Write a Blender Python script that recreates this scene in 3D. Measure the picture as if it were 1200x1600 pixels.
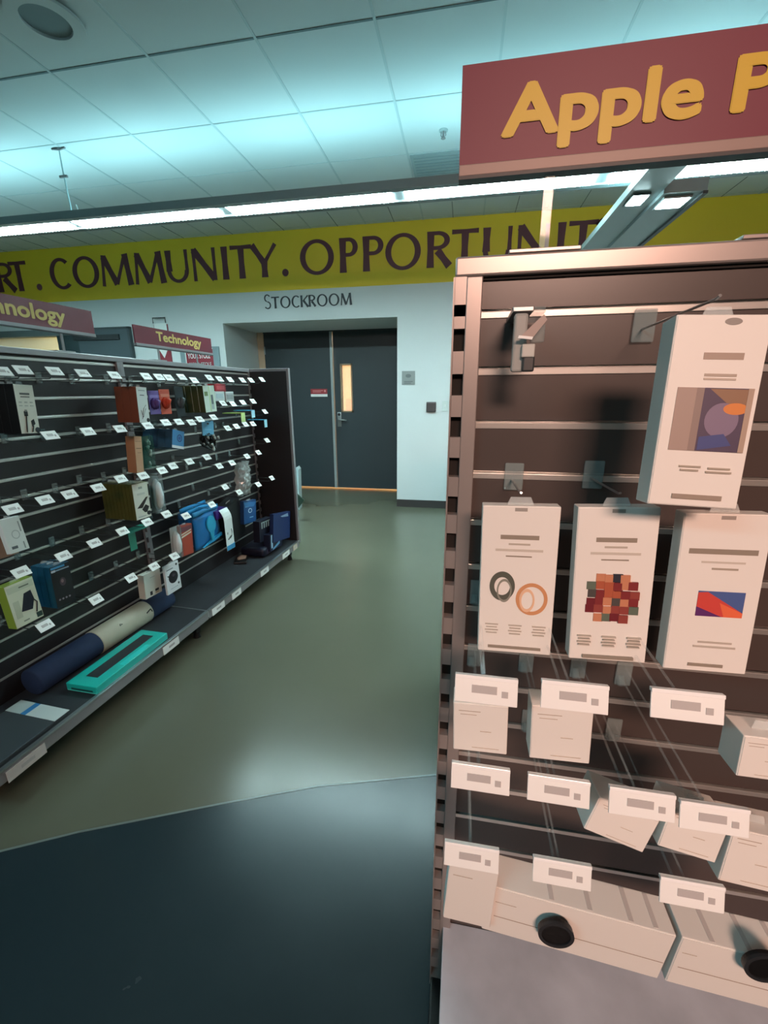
import bpy, bmesh, math, random
from mathutils import Vector, Matrix
random.seed(7)
for o in list(bpy.data.objects):
    bpy.data.objects.remove(o)
S = bpy.context.scene
COL = S.collection
R = math.radians

# ---------------------------------------------------------------- camera
H = 1.3676
PITCH, YAW, ROLL, FPX = -0.27492, -0.182757, -0.0065431, 664.8
d = Vector((math.sin(YAW)*math.cos(PITCH), math.cos(YAW)*math.cos(PITCH), math.sin(PITCH)))
r0 = Vector((math.cos(YAW), -math.sin(YAW), 0)); u0 = r0.cross(d)
rr = math.cos(ROLL)*r0 + math.sin(ROLL)*u0
uu = -math.sin(ROLL)*r0 + math.cos(ROLL)*u0
cam = bpy.data.objects.new('camera', bpy.data.cameras.new('camera'))
COL.objects.link(cam)
M4 = Matrix((rr, uu, -d)).transposed().to_4x4()
M4.translation = Vector((0, 0, H))
cam.matrix_world = M4
cam.data.sensor_fit = 'VERTICAL'; cam.data.sensor_height = 36
cam.data.lens = FPX/1600*36
cam.data.clip_start = 0.02
S.camera = cam
# ---------------------------------------------------------------- world, exposure
S.view_settings.view_transform = 'Standard'; S.view_settings.look = 'None'
S.view_settings.exposure = 1.08; S.view_settings.gamma = 1
S.view_settings.use_curve_mapping = False
W = bpy.data.worlds.new('world'); S.world = W; W.use_nodes = True
W.node_tree.nodes['Background'].inputs[0].default_value = (0.35, 0.75, 0.85, 1)
W.node_tree.nodes['Background'].inputs[1].default_value = 0.12
LAMP_DOWN = 38.0      # lens of the pendant luminaires
LAMP_UP = 3.9        # their uplight
COOL = (0.44, 0.93, 1.0)
def area(name, loc, rot, sx, sy, power, col):
    l = bpy.data.lights.new(name, 'AREA'); l.shape = 'RECTANGLE'; l.size = sx; l.size_y = sy
    l.energy = power; l.color = col
    o = bpy.data.objects.new(name, l); COL.objects.link(o); o.location = loc; o.rotation_euler = rot
    return o
wl = area('warm_lamp_light', (0.7, -2.9, 2.98), (R(62), 0, 0), 1.2, 0.7, 21, (1.0, 0.61, 0.48)); wl.data.spread = R(75)
area('store_lamp_light', (-2.6, -1.9, 2.98), (R(14), R(10), 0), 3.0, 0.3, 32, (0.45, 0.9, 1.0))  # added cool fill that brightens the left display and far wall
area('stockroom_lamp_light', (-1.6, 7.1, 2.6), (0, 0, 0), 1.2, 0.8, 170, (1.0, 0.74, 0.52))
area('office_lamp_light', (-6.2, 6.1, 2.7), (0, 0, 0), 1.5, 0.8, 60, (1.0, 0.93, 0.62))

# ---------------------------------------------------------------- materials
def lin(h):
    h = h.lstrip('#'); c = [int(h[i:i+2], 16)/255 for i in (0, 2, 4)]
    return tuple(x/12.92 if x <= .04045 else ((x+.055)/1.055)**2.4 for x in c) + (1,)
MATS = {}
def mat(name, col, rough=.5, metal=0., noise=0., nscale=8., bump=0., alpha=1., trans=0., coat=0., emit=None, es=0., rnoise=0.):
    if name in MATS: return MATS[name]
    m = bpy.data.materials.new(name); m.use_nodes = True; nt = m.node_tree
    b = nt.nodes['Principled BSDF']
    c = lin(col) if isinstance(col, str) else tuple(col)+(1,)
    b.inputs['Base Color'].default_value = c
    b.inputs['Roughness'].default_value = rough; b.inputs['Metallic'].default_value = metal
    b.inputs['Alpha'].default_value = alpha; b.inputs['Transmission Weight'].default_value = trans
    b.inputs['Coat Weight'].default_value = coat
    if emit:
        b.inputs['Emission Color'].default_value = tuple(emit)+(1,); b.inputs['Emission Strength'].default_value = es
    if noise or bump or rnoise:
        tc = nt.nodes.new('ShaderNodeTexCoord'); n = nt.nodes.new('ShaderNodeTexNoise')
        n.inputs['Scale'].default_value = nscale; n.inputs['Detail'].default_value = 5
        nt.links.new(tc.outputs['Object'], n.inputs['Vector'])
        if noise:
            mx = nt.nodes.new('ShaderNodeMix'); mx.data_type = 'RGBA'
            mx.inputs[6].default_value = tuple(x*(1-noise) for x in c[:3])+(1,)
            mx.inputs[7].default_value = tuple(min(1, x*(1+noise)) for x in c[:3])+(1,)
            nt.links.new(n.outputs['Fac'], mx.inputs[0]); nt.links.new(mx.outputs[2], b.inputs['Base Color'])
        if bump:
            bp = nt.nodes.new('ShaderNodeBump'); bp.inputs['Strength'].default_value = bump; bp.inputs['Distance'].default_value = .01
            nt.links.new(n.outputs['Fac'], bp.inputs['Height']); nt.links.new(bp.outputs['Normal'], b.inputs['Normal'])
        if rnoise:
            mr = nt.nodes.new('ShaderNodeMapRange'); mr.inputs[1].default_value = .1; mr.inputs[2].default_value = .9
            mr.inputs[3].default_value = max(0, rough-rnoise); mr.inputs[4].default_value = rough+rnoise
            nt.links.new(n.outputs['Fac'], mr.inputs[0]); nt.links.new(mr.outputs[0], b.inputs['Roughness'])
    MATS[name] = m
    if 'concrete' in name: b.inputs['Specular IOR Level'].default_value = .38
    return m
WHITEWALL = mat('white_wall_paint', '#d6dadb', .6, noise=.02, nscale=3)
YELLOW = mat('mustard_paint', '#f2cd2e', .55, noise=.04, nscale=4)
MAROON = mat('maroon_vinyl', '#64303c', .5)
DARKLET = mat('charcoal_vinyl', '#2a2f36', .5)
CEIL = mat('ceiling_tile', '#cfd6d8', .8, noise=.03, nscale=2)
GRIDM = mat('ceiling_grid_metal', '#b9c6c9', .5)
GRIDD = mat('ceiling_seam_dark', '#5c7076', .6)
BASEB = mat('dark_vinyl_base', '#3a3434', .6)
TEALDOOR = mat('dark_painted_door', '#2e383d', .5, noise=.05, nscale=3)
STEEL = mat('brushed_steel', '#a9aeb0', .3, metal=.9)
GREYMETAL = mat('grey_painted_metal', '#8f8d90', .38, metal=.35)
WARMMETAL = mat('satin_fixture_metal', '#a39a96', .34, metal=.45)
INSERT = mat('aluminium_insert', '#cfcdc8', .3, metal=.7)
BOARD = mat('dark_walnut_laminate', '#4c4340', .33, noise=.1, nscale=5)
BOARD2 = mat('black_walnut_laminate', '#242123', .42, noise=.12, nscale=5)
SLOT = mat('slot_shadowed_black', '#15120f', .8)
DECK = mat('charcoal_shelf_laminate', '#323438', .35, noise=.1, nscale=12)
DECKR = mat('grey_shelf_laminate', '#bcbfc8', .22, noise=.4, nscale=7, rnoise=.1)
TAGW = mat('price_paper', '#eef0ee', .5)
TAGG = mat('price_print_grey', '#b4b1b0', .6)
CLEAR = mat('clear_plastic', '#e8f2f2', .12, alpha=.28)
CLEARD = mat('smoky_clear_plastic', '#9fb0b0', .15, alpha=.35)
ACRYL = mat('clear_acrylic', '#d5e6e4', .05, alpha=.22)
HOOKM = mat('hook_wire', '#4c5254', .35, metal=.6)
WHITEBOX = mat('white_carton', '#e3e0da', .45)
BLACK = mat('black_plastic', '#0c0c0e', .45)
CHAR = mat('charcoal_plastic', '#23262a', .5)
REDS = mat('red_sign_vinyl', '#6a1030', .5)
REDL = mat('maroon_sign_vinyl', '#6f2434', .4)
YTXT = mat('yellow_sign_letters', '#c8a60a', .45)
CTXT = mat('cream_sign_letters', '#d8c070', .5)
HOUS = mat('luminaire_housing', '#7f8a8c', .5)
def col(hexc, rough=.45, **k): return mat('colour_'+hexc.strip('#')+('' if rough == .45 else '_%d' % int(rough*100)), hexc, rough, **k)

# ---------------------------------------------------------------- mesh builder
class B:
    def __init__(s): s.bm = bmesh.new(); s.mats = []
    def mi(s, m):
        if m not in s.mats: s.mats.append(m)
        return s.mats.index(m)
    def _fin(s, vs, m, M=None):
        if M is not None: bmesh.ops.transform(s.bm, matrix=M, verts=vs)
        i = s.mi(m)
        for f in {f for v in vs for f in v.link_faces}: f.material_index = i
    def box(s, a, b, m, bev=0., M=None):
        r = bmesh.ops.create_cube(s.bm, size=1); vs = r['verts']
        for v in vs: v.co = Vector([(a[i]+b[i])/2 + v.co[i]*abs(b[i]-a[i]) for i in range(3)])
        if bev > 0:
            es = list({e for v in vs for e in v.link_edges})
            q = bmesh.ops.bevel(s.bm, geom=es, offset=bev, segments=2, profile=.5, affect='EDGES')
            vs = list({v for f in q['faces'] for v in f.verts} | {v for v in vs if v.is_valid})
            seen = set(vs); st = list(vs)
            while st:
                v = st.pop()
                for e in v.link_edges:
                    w = e.other_vert(v)
                    if w not in seen: seen.add(w); st.append(w)
            vs = list(seen)
        s._fin(vs, m, M); return s
    def prism(s, pts, y0, y1, m, M=None):
        """outline in the x-z plane, given depth along y"""
        a = [s.bm.verts.new((p[0], y0, p[1])) for p in pts]; b = [s.bm.verts.new((p[0], y1, p[1])) for p in pts]
        n = len(pts); s.bm.faces.new(a); s.bm.faces.new(b[::-1])
        for i in range(n): s.bm.faces.new((a[i], b[i], b[(i+1) % n], a[(i+1) % n]))
        s._fin(a+b, m, M); return s
    def ring(s, cx, cz, rx, rz, ix, iz, y0, y1, m, a0=0, a1=360, n=36):
        full = a1-a0 >= 360; k = n if full else n+1
        L = []
        for i in range(k):
            t = R(a0+(a1-a0)*i/n); c, q = math.cos(t), math.sin(t)
            L.append([s.bm.verts.new(p) for p in ((cx+rx*c, y0, cz+rz*q), (cx+ix*c, y0, cz+iz*q), (cx+ix*c, y1, cz+iz*q), (cx+rx*c, y1, cz+rz*q))])
        for i in range(n):
            A, Bq = L[i], L[(i+1) % k]
            for j in range(4): s.bm.faces.new((A[j], A[(j+1) % 4], Bq[(j+1) % 4], Bq[j]))
        if not full: s.bm.faces.new(L[0]); s.bm.faces.new(L[-1][::-1])
        s._fin([v for l in L for v in l], m); return s
    def disc(s, cx, cz, rx, rz, y0, y1, m, n=28):
        return s.prism([(cx+rx*math.cos(2*math.pi*i/n), cz+rz*math.sin(2*math.pi*i/n)) for i in range(n)], y0, y1, m)
    def tube(s, pts, r, m, n=8, caps=True):
        pts = [Vector(p) for p in pts]; rings = []
        for i, p in enumerate(pts):
            t = (pts[min(i+1, len(pts)-1)]-pts[max(i-1, 0)]).normalized()
            a = t.cross(Vector((0, 0, 1)) if abs(t.z) < .9 else Vector((1, 0, 0))).normalized(); b = t.cross(a)
            q = r[i] if isinstance(r, (list, tuple)) else r
            rings.append([s.bm.verts.new(p+a*q*math.cos(2*math.pi*k/n)+b*q*math.sin(2*math.pi*k/n)) for k in range(n)])
        for A, C in zip(rings, rings[1:]):
            for k in range(n): s.bm.faces.new((A[k], A[(k+1) % n], C[(k+1) % n], C[k]))
        if caps: s.bm.faces.new(rings[0][::-1]); s.bm.faces.new(rings[-1])
        s._fin([v for q in rings for v in q], m); return s
    def sheet(s, w, h, fn, m, th=.002, nx=8, nz=8):
        """curved sheet: fn(u,v)->offset toward the viewer (-y)"""
        def layer(off):
            return [[s.bm.verts.new((w*(i/nx-.5), -fn(i/nx, j/nz)+off, h*j/nz)) for i in range(nx+1)] for j in range(nz+1)]
        A, C = layer(0), layer(th)
        for j in range(nz):
            for i in range(nx):
                s.bm.faces.new((A[j][i], A[j][i+1], A[j+1][i+1], A[j+1][i])); s.bm.faces.new((C[j][i], C[j+1][i], C[j+1][i+1], C[j][i+1]))
        for i in range(nx):
            s.bm.faces.new((A[0][i], C[0][i], C[0][i+1], A[0][i+1])); s.bm.faces.new((A[nz][i], A[nz][i+1], C[nz][i+1], C[nz][i]))
        for j in range(nz):
            s.bm.faces.new((A[j][0], A[j+1][0], C[j+1][0], C[j][0])); s.bm.faces.new((A[j][nx], C[j][nx], C[j+1][nx], A[j+1][nx]))
        s._fin([v for L in A+C for q in L for v in [q]], m); return s
    def build(s, name, parent=None, smooth=False, loc=None, rot=None):
        bmesh.ops.recalc_face_normals(s.bm, faces=s.bm.faces)
        me = bpy.data.meshes.new(name); s.bm.to_mesh(me); s.bm.free()
        for m in s.mats: me.materials.append(m)
        if smooth:
            for p in me.polygons: p.use_smooth = True
        o = bpy.data.objects.new(name, me); COL.objects.link(o)
        if parent: o.parent = parent
        if loc: o.location = loc
        if rot: o.rotation_euler = rot
        return o
def tag(o, label, cat, group=None, kind=None):
    o['label'] = label; o['category'] = cat
    if group: o['group'] = group
    if kind: o['kind'] = kind
    return o
def thing(name, label, cat, loc=(0, 0, 0), rz=0., group=None):
    o = bpy.data.objects.new(name, None); COL.objects.link(o); o.location = loc; o.rotation_euler = (0, 0, rz)
    o.empty_display_size = .05
    return tag(o, label, cat, group)
def struct(o): o['kind'] = 'structure'; return o
def text_mesh(name, body, size, m, parent, loc, rot=(R(90), 0, 0), bold=.0, ext=.0008, sx=1., align='LEFT'):
    cu = bpy.data.curves.new(name, 'FONT'); cu.body = body; cu.size = size; cu.extrude = ext; cu.align_x = align
    t = bpy.data.objects.new(name, cu); COL.objects.link(t)
    dg = bpy.context.evaluated_depsgraph_get(); me = bpy.data.meshes.new_from_object(t.evaluated_get(dg))
    bpy.data.objects.remove(t); bpy.data.curves.remove(cu)
    if bold:
        b2 = bmesh.new(); k = bold*size; zz = 0.
        for dx, dy in ((0, 0), (k, 0), (-k, 0), (0, k), (0, -k), (k*.7, k*.7), (-k*.7, k*.7), (k*.7, -k*.7), (-k*.7, -k*.7)):
            nv = len(b2.verts); b2.from_mesh(me); b2.verts.ensure_lookup_table()
            for v in b2.verts[nv:]: v.co.x += dx; v.co.y += dy; v.co.z += zz
            zz += .00006
        b2.to_mesh(me); b2.free()
    me.materials.clear(); me.materials.append(m)
    o = bpy.data.objects.new(name, me); COL.objects.link(o); o.parent = parent; o.location = loc; o.rotation_euler = rot; o.scale = (sx, 1, 1)
    return o
FRAMES = {'G': ((-1.82*math.cos(R(3.3)), 1.82*math.sin(R(3.3)), 0), R(86.7)), 'R': ((0, .67, 0), 0.)}
def at(fr, lx, out, z):
    o, a = FRAMES[fr]
    return (o[0]+lx*math.cos(a)+out*math.sin(a), o[1]+lx*math.sin(a)-out*math.cos(a), z)

def lampmat(name, s, c=COOL):
    return mat(name, '#ffffff', .5, emit=c, es=s)
# ================================================================ THE SETTING
CZ = 3.08
WY = 5.05
# floor, with a darker slab in the foreground beyond a joint
JP = [(-9, -1.8), (-2.6, .05), (-1.9, .47), (-1.35, .76), (-1.17, .85), (-.77, 1.02), (-.46, 1.145), (-.05, 1.265), (.6, 1.40), (6.5, 2.2)]
def flat(name, pts, z, m, th=.05):
    b = B(); n = len(pts)
    a = [b.bm.verts.new((p[0], p[1], z)) for p in pts]; c = [b.bm.verts.new((p[0], p[1], z-th)) for p in pts]
    b.bm.faces.new(a); b.bm.faces.new(c[::-1])
    for i in range(n): b.bm.faces.new((a[i], c[i], c[(i+1) % n], a[(i+1) % n]))
    b._fin(a+c, m); return struct(b.build(name))
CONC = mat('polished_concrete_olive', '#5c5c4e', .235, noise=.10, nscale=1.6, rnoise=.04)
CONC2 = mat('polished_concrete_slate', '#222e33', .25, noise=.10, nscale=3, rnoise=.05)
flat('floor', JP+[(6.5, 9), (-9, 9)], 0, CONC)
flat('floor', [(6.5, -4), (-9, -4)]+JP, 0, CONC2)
b = B()
for p, q in zip(JP[2:8], JP[3:9]):
    dx, dy = q[0]-p[0], q[1]-p[1]; L = math.hypot(dx, dy)
    b.box((0, -.0035, 0), (L, .0035, .0012), col('#66706c', .3), M=Matrix.Translation((p[0], p[1], 0)) @ Matrix.Rotation(math.atan2(dy, dx), 4, 'Z'))
jo = b.build('trim_1'); struct(jo)
# ceiling and its grid
b = B(); b.box((-9, -4, CZ), (6.5, WY, CZ+.05), CEIL); struct(b.build('ceiling'))
b = B()
for i in range(-14, 12):
    x = -.5+.61*i
    b.box((x-.007, -4, CZ-.003), (x+.007, WY, CZ+.001), GRIDM)
for j in range(-10, 5):
    y = 2.54+.61*j
    m = GRIDD if j == 0 else GRIDM
    w = .006 if j in (0, 1) else .003
    b.box((-9, y-w, CZ-.0025), (6.5, y+w, CZ+.001), m)
for j in range(-14, 12):      # short seams of the border tiles by the far wall
    x = -.195+.61*j
    b.box((x-.003, 4.66, CZ-.0025), (x+.003, WY, CZ), GRIDD)
struct(b.build('trim_2'))
b = B(); b.box((-9, 4.42, CZ-.03), (6.5, 4.66, CZ), GRIDD)
# walls: far wall with the stockroom recess and the office opening
b = B()
b.box((-9, WY, 2.165), (6.5, WY+.1, CZ), WHITEWALL)
b.box((-2.87, WY+.1, 2.165), (-.77, 5.92, 2.3), WHITEWALL)
b.box((-4.11, WY, 0), (-2.87, WY+.1, 2.165), WHITEWALL)
b.box((-2.97, WY+.1, 0), (-2.87, 5.92, 2.3), WHITEWALL)
b.box((-.77, WY, 0), (6.5, WY+.1, 2.165), WHITEWALL)
b.box((-.77, WY+.1, 0), (-.67, 5.92, 2.3), WHITEWALL)
b.box((-9, WY, 0), (-7.2, WY+.1, 2.165), WHITEWALL)
b.box((-7.2, WY, 0), (-5.2, WY+.1, 1.0), WHITEWALL)
struct(b.build('wall_back'))
b = B(); b.box((-9.1, -4, 0), (-9, 9, CZ), WHITEWALL); struct(b.build('wall_left'))
b = B(); b.box((6.5, -4, 0), (6.6, 9, CZ), WHITEWALL); struct(b.build('wall_right'))
b = B(); b.box((-9, -4.1, 0), (6.5, -4, CZ), col('#6b6460', .7)); struct(b.build('wall_front'))
TAN = col('#b59a6a', .8)
b = B(); b.box((-9, 8.9, 0), (-.2, 9, CZ), TAN); b.box((-3.4, 5.97, 0), (-3.3, 8.9, CZ), TAN); b.box((-.3, 5.97, 0), (-.2, 8.9, CZ), TAN)
b.box((-3.3, 5.97, 2.7), (-.3, 8.9, 2.8), TAN); b.box((-9, 5.15, 2.8), (-3.4, 8.9, 2.9), TAN)
b.box((-3.3, 5.93, 2.165), (-.3, 6.0, 2.8), TAN); b.box((-3.4, 5.93, 0), (-2.87, 6.0, 2.8), TAN); b.box((-.77, 5.93, 0), (-.2, 6.0, 2.8), TAN)
struct(b.build('wall_stockroom'))
b = B(); b.box((-4.11, WY-.012, 0), (-2.87, WY, .092), BASEB); b.box((-.77, WY-.012, 0), (6.5, WY, .092), BASEB); b.box((-9, WY-.012, 0), (-7.2, WY, .092), BASEB); b.box((-7.2, WY-.012, 0), (-5.2, WY, .092), BASEB)
struct(b.build('baseboard_back'))
b = B(); b.box((-2.872, WY+.1, 0), (-2.858, 5.88, .092), BASEB); struct(b.build('baseboard_recess'))

# stockroom double door
def leaf(x0, x1, hole=None):
    y0, y1, z0, z1 = 5.90, 5.945, .022, 2.15
    b = B()
    if not hole: b.box((x0, y0, z0), (x1, y1, z1), TEALDOOR)
    else:
        a, c, e, f = hole
        b.box((x0, y0, z0), (a, y1, z1), TEALDOOR); b.box((c, y0, z0), (x1, y1, z1), TEALDOOR)
        b.box((a, y0, z0), (c, y1, e), TEALDOOR); b.box((a, y0, f), (c, y1, z1), TEALDOOR)
    return struct(b.build('door_1'))
dl = leaf(-2.765, -1.815); dr = leaf(-1.775, -.80, (-1.665, -1.535, 1.12, 1.72)); dr.name = 'door_2'
b = B(); b.box((-1.818, 5.885, .02), (-1.784, 5.95, 2.15), col('#a6b0b2', .35, metal=.4)); b.build('meeting_stile', dl)
b = B()
for z in (.25, 1.1, 1.88): b.box((-2.768, 5.888, z), (-2.752, 5.9, z+.10), STEEL)
b.build('hinge', dl)
b = B()
for q in (((-1.685, 5.89, 1.10), (-1.665, 5.902, 1.74)), ((-1.535, 5.89, 1.10), (-1.515, 5.902, 1.74)), ((-1.685, 5.89, 1.10), (-1.515, 5.902, 1.12)), ((-1.685, 5.89, 1.72), (-1.515, 5.902, 1.74))):
    b.box(q[0], q[1], col('#9c8468', .45))
b.build('window_frame', dr)
b = B(); b.box((-1.665, 5.918, 1.12), (-1.535, 5.924, 1.72), CLEAR); b.build('window_pane', dr)
b = B(); b.box((-1.745, 5.893, .90), (-1.69, 5.9, 1.10), STEEL, .002); b.tube([(-1.717, 5.895, 1.0), (-1.717, 5.845, 1.0)], .012, STEEL, 12); b.tube([(-1.72, 5.847, 1.0), (-1.66, 5.842, .998), (-1.60, 5.847, .992)], [.011, .009, .008], STEEL, 12)
b.disc(-1.717, 1.07, .02, .02, 5.886, 5.893, CHAR)
b.build('door_handle', dr, True)
b = B(); b.box((-2.86, 5.90, 0), (-2.77, 5.99, 2.165), col('#c9a98e', .5)); b.box((-.80, 5.90, 0), (-.77, 5.99, 2.165), col('#c9a98e', .5)); b.box((-2.77, 5.90, 2.152), (-.8, 5.99, 2.165), TEALDOOR)
struct(b.build('trim_3'))
# notices and wall devices
n = thing('door_notice', 'small red and white notice fixed to the left leaf of the dark double door', 'notice', (-2.0, 5.9, 1.36))
b = B(); b.box((-.12, -.006, -.05), (.12, 0, -.015), TAGW); b.box((-.12, -.006, -.015), (.12, 0, .055), col('#a02c34'))
b.box((-.09, -.0068, .028), (.06, -.006, .036), col('#d98a8a')); b.box((-.09, -.0068, .01), (.03, -.006, .018), col('#d98a8a')); b.box((.075, -.0068, .012), (.1, -.006, .04), col('#d98a8a'))
b.build('notice_panel', n)
n = thing('room_sign', 'small grey square wall plaque right of the recessed double door', 'sign', (-.64, WY, 1.52))
b = B(); b.box((-.075, -.008, -.075), (.075, 0, .075), col('#8d9292', .4), .002); b.build('plate', n)
b = B(); b.disc(0, .022, .032, .02, -.012, -.008, col('#6d7274')); b.box((-.05, -.0095, -.045), (.05, -.008, -.035), col('#6d7274')); b.box((-.05, -.0095, -.062), (.03, -.008, -.053), col('#6d7274')); b.build('emblem', n)
n = thing('card_reader', 'dark brown square card reader on the white wall by the double door', 'card reader', (-.372, WY, 1.2))
b = B(); b.box((-.055, -.03, -.055), (.055, 0, .055), col('#40383a', .4), .006); b.build('housing', n); b = B(); b.box((-.055, -.032, .042), (.055, -.029, .05), col('#6d6668')); b.build('top_strip', n)
n = thing('light_switch', 'white light switch plate on the white wall right of the brown reader', 'light switch', (-.215, WY, 1.21))
b = B(); b.box((-.035, -.006, -.058), (.035, 0, .058), col('#cfd8d6', .4), .002); b.build('plate', n); b = B(); b.box((-.01, -.013, -.016), (.01, -.006, .016), col('#dfe4e2', .35), .002); b.build('toggle', n)

# office door and window at the far left
b = B(); b.box((-5.2, WY-.02, 0), (-4.87, WY+.1, 2.12), col('#24383c', .5)); b.box((-7.2, WY-.03, 2.09), (-4.87, WY+.1, 2.165), col('#5d6a6c', .5)); struct(b.build('trim_4'))
b = B(); b.box((-4.87, WY-.04, 0), (-4.14, WY+.06, 2.145), col('#46545a', .5)); b.box((-4.92, WY-.06, 2.02), (-4.26, WY-.04, 2.08), col('#1c2529', .5)); b.box((-4.14, WY-.05, 0), (-4.11, WY+.1, 2.165), col('#3a464a')); b.box((-4.87, WY-.05, 2.145), (-4.11, WY+.1, 2.165), col('#3a464a')); struct(b.build('door_3'))
b = B(); b.box((-7.2, WY+.03, 1.0), (-5.2, WY+.036, 2.09), CLEAR); w1 = struct(b.build('window_1'))
b = B(); b.box((-7.2, WY+.01, 1.0), (-5.2, WY+.05, 1.03), col('#5d6a6c', .5)); b.box((-6.3, WY+.01, 1.87), (-5.2, WY+.05, 1.91), col('#d9dfc8', .5)); b.build('window_bar', w1)
b = B(); b.box((-9, 7.0, 0), (-4.0, 7.1, 2.8), mat('office_wall_paint', '#b0a47c', .8, noise=.3, nscale=1.5)); struct(b.build('wall_office'))
# banner and lettering
ban = thing('wall_banner', 'wide mustard yellow painted band with maroon capital lettering high on the far wall', 'wall banner', (0, WY, 0))
b = B(); b.box((-9, -.004, 2.487), (6.5, 0, CZ), YELLOW); b.build('yellow_band', ban)
def stroke(b, p, q, w, m, y0, y1, fl=1.22):
    p = Vector(p); q = Vector(q); t = (q-p).normalized(); n = Vector((-t.y, t.x)); mid = (p+q)/2; h = w/2
    pts = [p+n*h*fl, mid+n*h, q+n*h*fl, q-n*h*fl, mid-n*h, p-n*h*fl]
    b.prism([tuple(v) for v in pts[::-1]], y0, y1, m)
def glyph(b, ch, x0, w, z0, h, m, y0=-.008, y1=-.004, T=None):
    T = T or h*.19; t = T*.55
    P = lambda u, v: (x0+u*w, z0+v*h)
    cnt = [0]
    def st(u0, v0, u1, v1, k):
        cnt[0] += 1; stroke(b, P(u0, v0), P(u1, v1), k, m, y0-.0003*cnt[0], y1)
    a = T/2/w
    if ch == 'I': st(.5, 0, .5, 1, T)
    elif ch == 'T': st(.5, 0, .5, 1, T); st(0, 1-t/h/2, 1, 1-t/h/2, t)
    elif ch == 'O': b.ring(x0+w/2, z0+h/2, w/2, h*.52, w/2-T, h*.52-t, y0, y1, m)
    elif ch == 'C':
        b.ring(x0+w*.58, z0+h/2, w*.58, h*.52, w*.58-T, h*.52-t, y0, y1, m, 48, 312)
    elif ch == 'U':
        st(a, .35, a, 1, T); st(1-a*.6, .35, 1-a*.6, 1, t); b.ring(x0+w/2, z0+h*.37, w/2, h*.39, w/2-T*.8, h*.39-t, y0, y1, m, 180, 360)
    elif ch == 'N': st(a*.6, 0, a*.6, 1, t); st(1-a*.6, 0, 1-a*.6, 1, t); st(a*.7, .96, 1-a*.8, .04, T)
    elif ch == 'M': st(.08, 0, .16, 1, t); st(.84, 1, .93, 0, T); st(.17, .95, .5, .05, T); st(.5, .05, .83, .95, t)
    elif ch == 'Y': st(.5, 0, .5, .48, T); st(.5, .42, .06, .98, T*.9); st(.5, .42, .95, .98, t)
    elif ch in 'PR':
        st(a, 0, a, 1, T)
        rz = h*.27 if ch == 'P' else h*.255; cz = z0+h-rz; cx = x0+w*(.5 if ch == 'P' else .42); rx = x0+w*(1 if ch == 'P' else .92)-cx
        b.ring(cx, cz, rx, rz, rx-T*.9, rz-t, y0, y1, m, -90, 90)
        for z in (z0+h-t/2, cz-rz+t/2): stroke(b, (x0+T*.5, z), (cx, z), t, m, y0, y1, 1)
        if ch == 'R': st(.42, .47, .92, .02, T)
    elif ch == 'S':
        b.ring(x0+w*.5, z0+h*.74, w*.45, h*.27, w*.45-T*.7, h*.27-t, y0, y1, m, 30, 255); b.ring(x0+w*.5, z0+h*.25, w*.48, h*.27, w*.48-T*.7, h*.27-t, y0, y1, m, -150, 95)
    elif ch == 'K': st(a, 0, a, 1, T); st(.95, .98, .3, .5, t); st(.38, .55, .97, .02, T)
    elif ch == '.': b.disc(x0+w/2, z0+T*.55, T*.6, T*.6, y0, y1, m, 16)
LET = [('R', -5.93, -5.66), ('T', -5.72, -5.46), ('.', -5.36, -5.28), ('C', -5.13, -4.84), ('O', -4.80, -4.43), ('M', -4.42, -3.98), ('M', -3.96, -3.54), ('U', -3.51, -3.23), ('N', -3.17, -2.88), ('I', -2.81, -2.72), ('T', -2.69, -2.43), ('Y', -2.44, -2.13), ('.', -2.08, -2.0), ('O', -1.86, -1.47), ('P', -1.40, -1.20), ('P', -1.14, -.92), ('O', -.90, -.52), ('R', -.45, -.20), ('T', -.20, .07), ('U', .12, .40), ('N', .46, .76), ('I', .83, .92), ('T', .94, 1.21), ('Y', 1.19, 1.49)]
for ch, a, c in LET:
    b = B(); glyph(b, ch, a, c-a, 2.63, .335, MAROON); b.build('letter', ban)
sk = thing('stockroom_lettering', 'small dark STOCKROOM lettering on the white wall above the double door', 'lettering', (0, WY, 0))
x = -2.325
for i, ch in enumerate('STOCKROOM'):
    w = {'S': .085, 'T': .095, 'O': .125, 'C': .098, 'K': .09, 'R': .085, 'M': .13}[ch]; h = .15 if i == 0 else .122
    b = B(); glyph(b, ch, x, w, 2.302+i*.0005, h, DARKLET, -.004, 0, T=.021); b.build('letter', sk); x += w+(.006 if ch in 'SK' else .012)
# posters on the far wall
n = thing('wall_poster', 'red poster with white YOUR STOLE lettering in a grey frame, behind the left display', 'poster', (-3.2, WY, 1.76))
b = B(); b.box((-.27, -.02, -.25), (.25, 0, .15), col('#7f9298', .4)); b.build('frame', n)
b = B(); b.box((-.19, -.024, -.24), (.17, -.02, .13), col('#8d2434')); b.box((-.19, -.025, .122), (.17, -.021, .132), TAGW); b.box((-.2, -.025, -.24), (-.19, -.021, .13), TAGW); b.build('print', n)
text_mesh('lettering', 'YOUR STOLE', .082, TAGW, n, (-.165, -.026, .018), bold=.006, sx=.62)
text_mesh('lettering', 'YOUR STOLE', .066, TAGG, n, (-.15, -.026, -.075), bold=.02, sx=.75)
n = thing('arrow_sign', 'narrow red sign with a white down arrow on the wall behind the hanging Technology board', 'sign', (-3.69, WY, 1.72))
b = B(); b.box((-.09, -.02, 0), (.09, 0, .46), col('#8a2734')); b.box((-.085, -.022, .36), (.085, -.018, .47), TAGW); b.box((-.03, -.023, .17), (.03, -.019, .33), TAGW)
b.prism([(-.065, .18), (.065, .18), (0, .07)], -.023, -.019, TAGW); b.build('panel', n)
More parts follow.
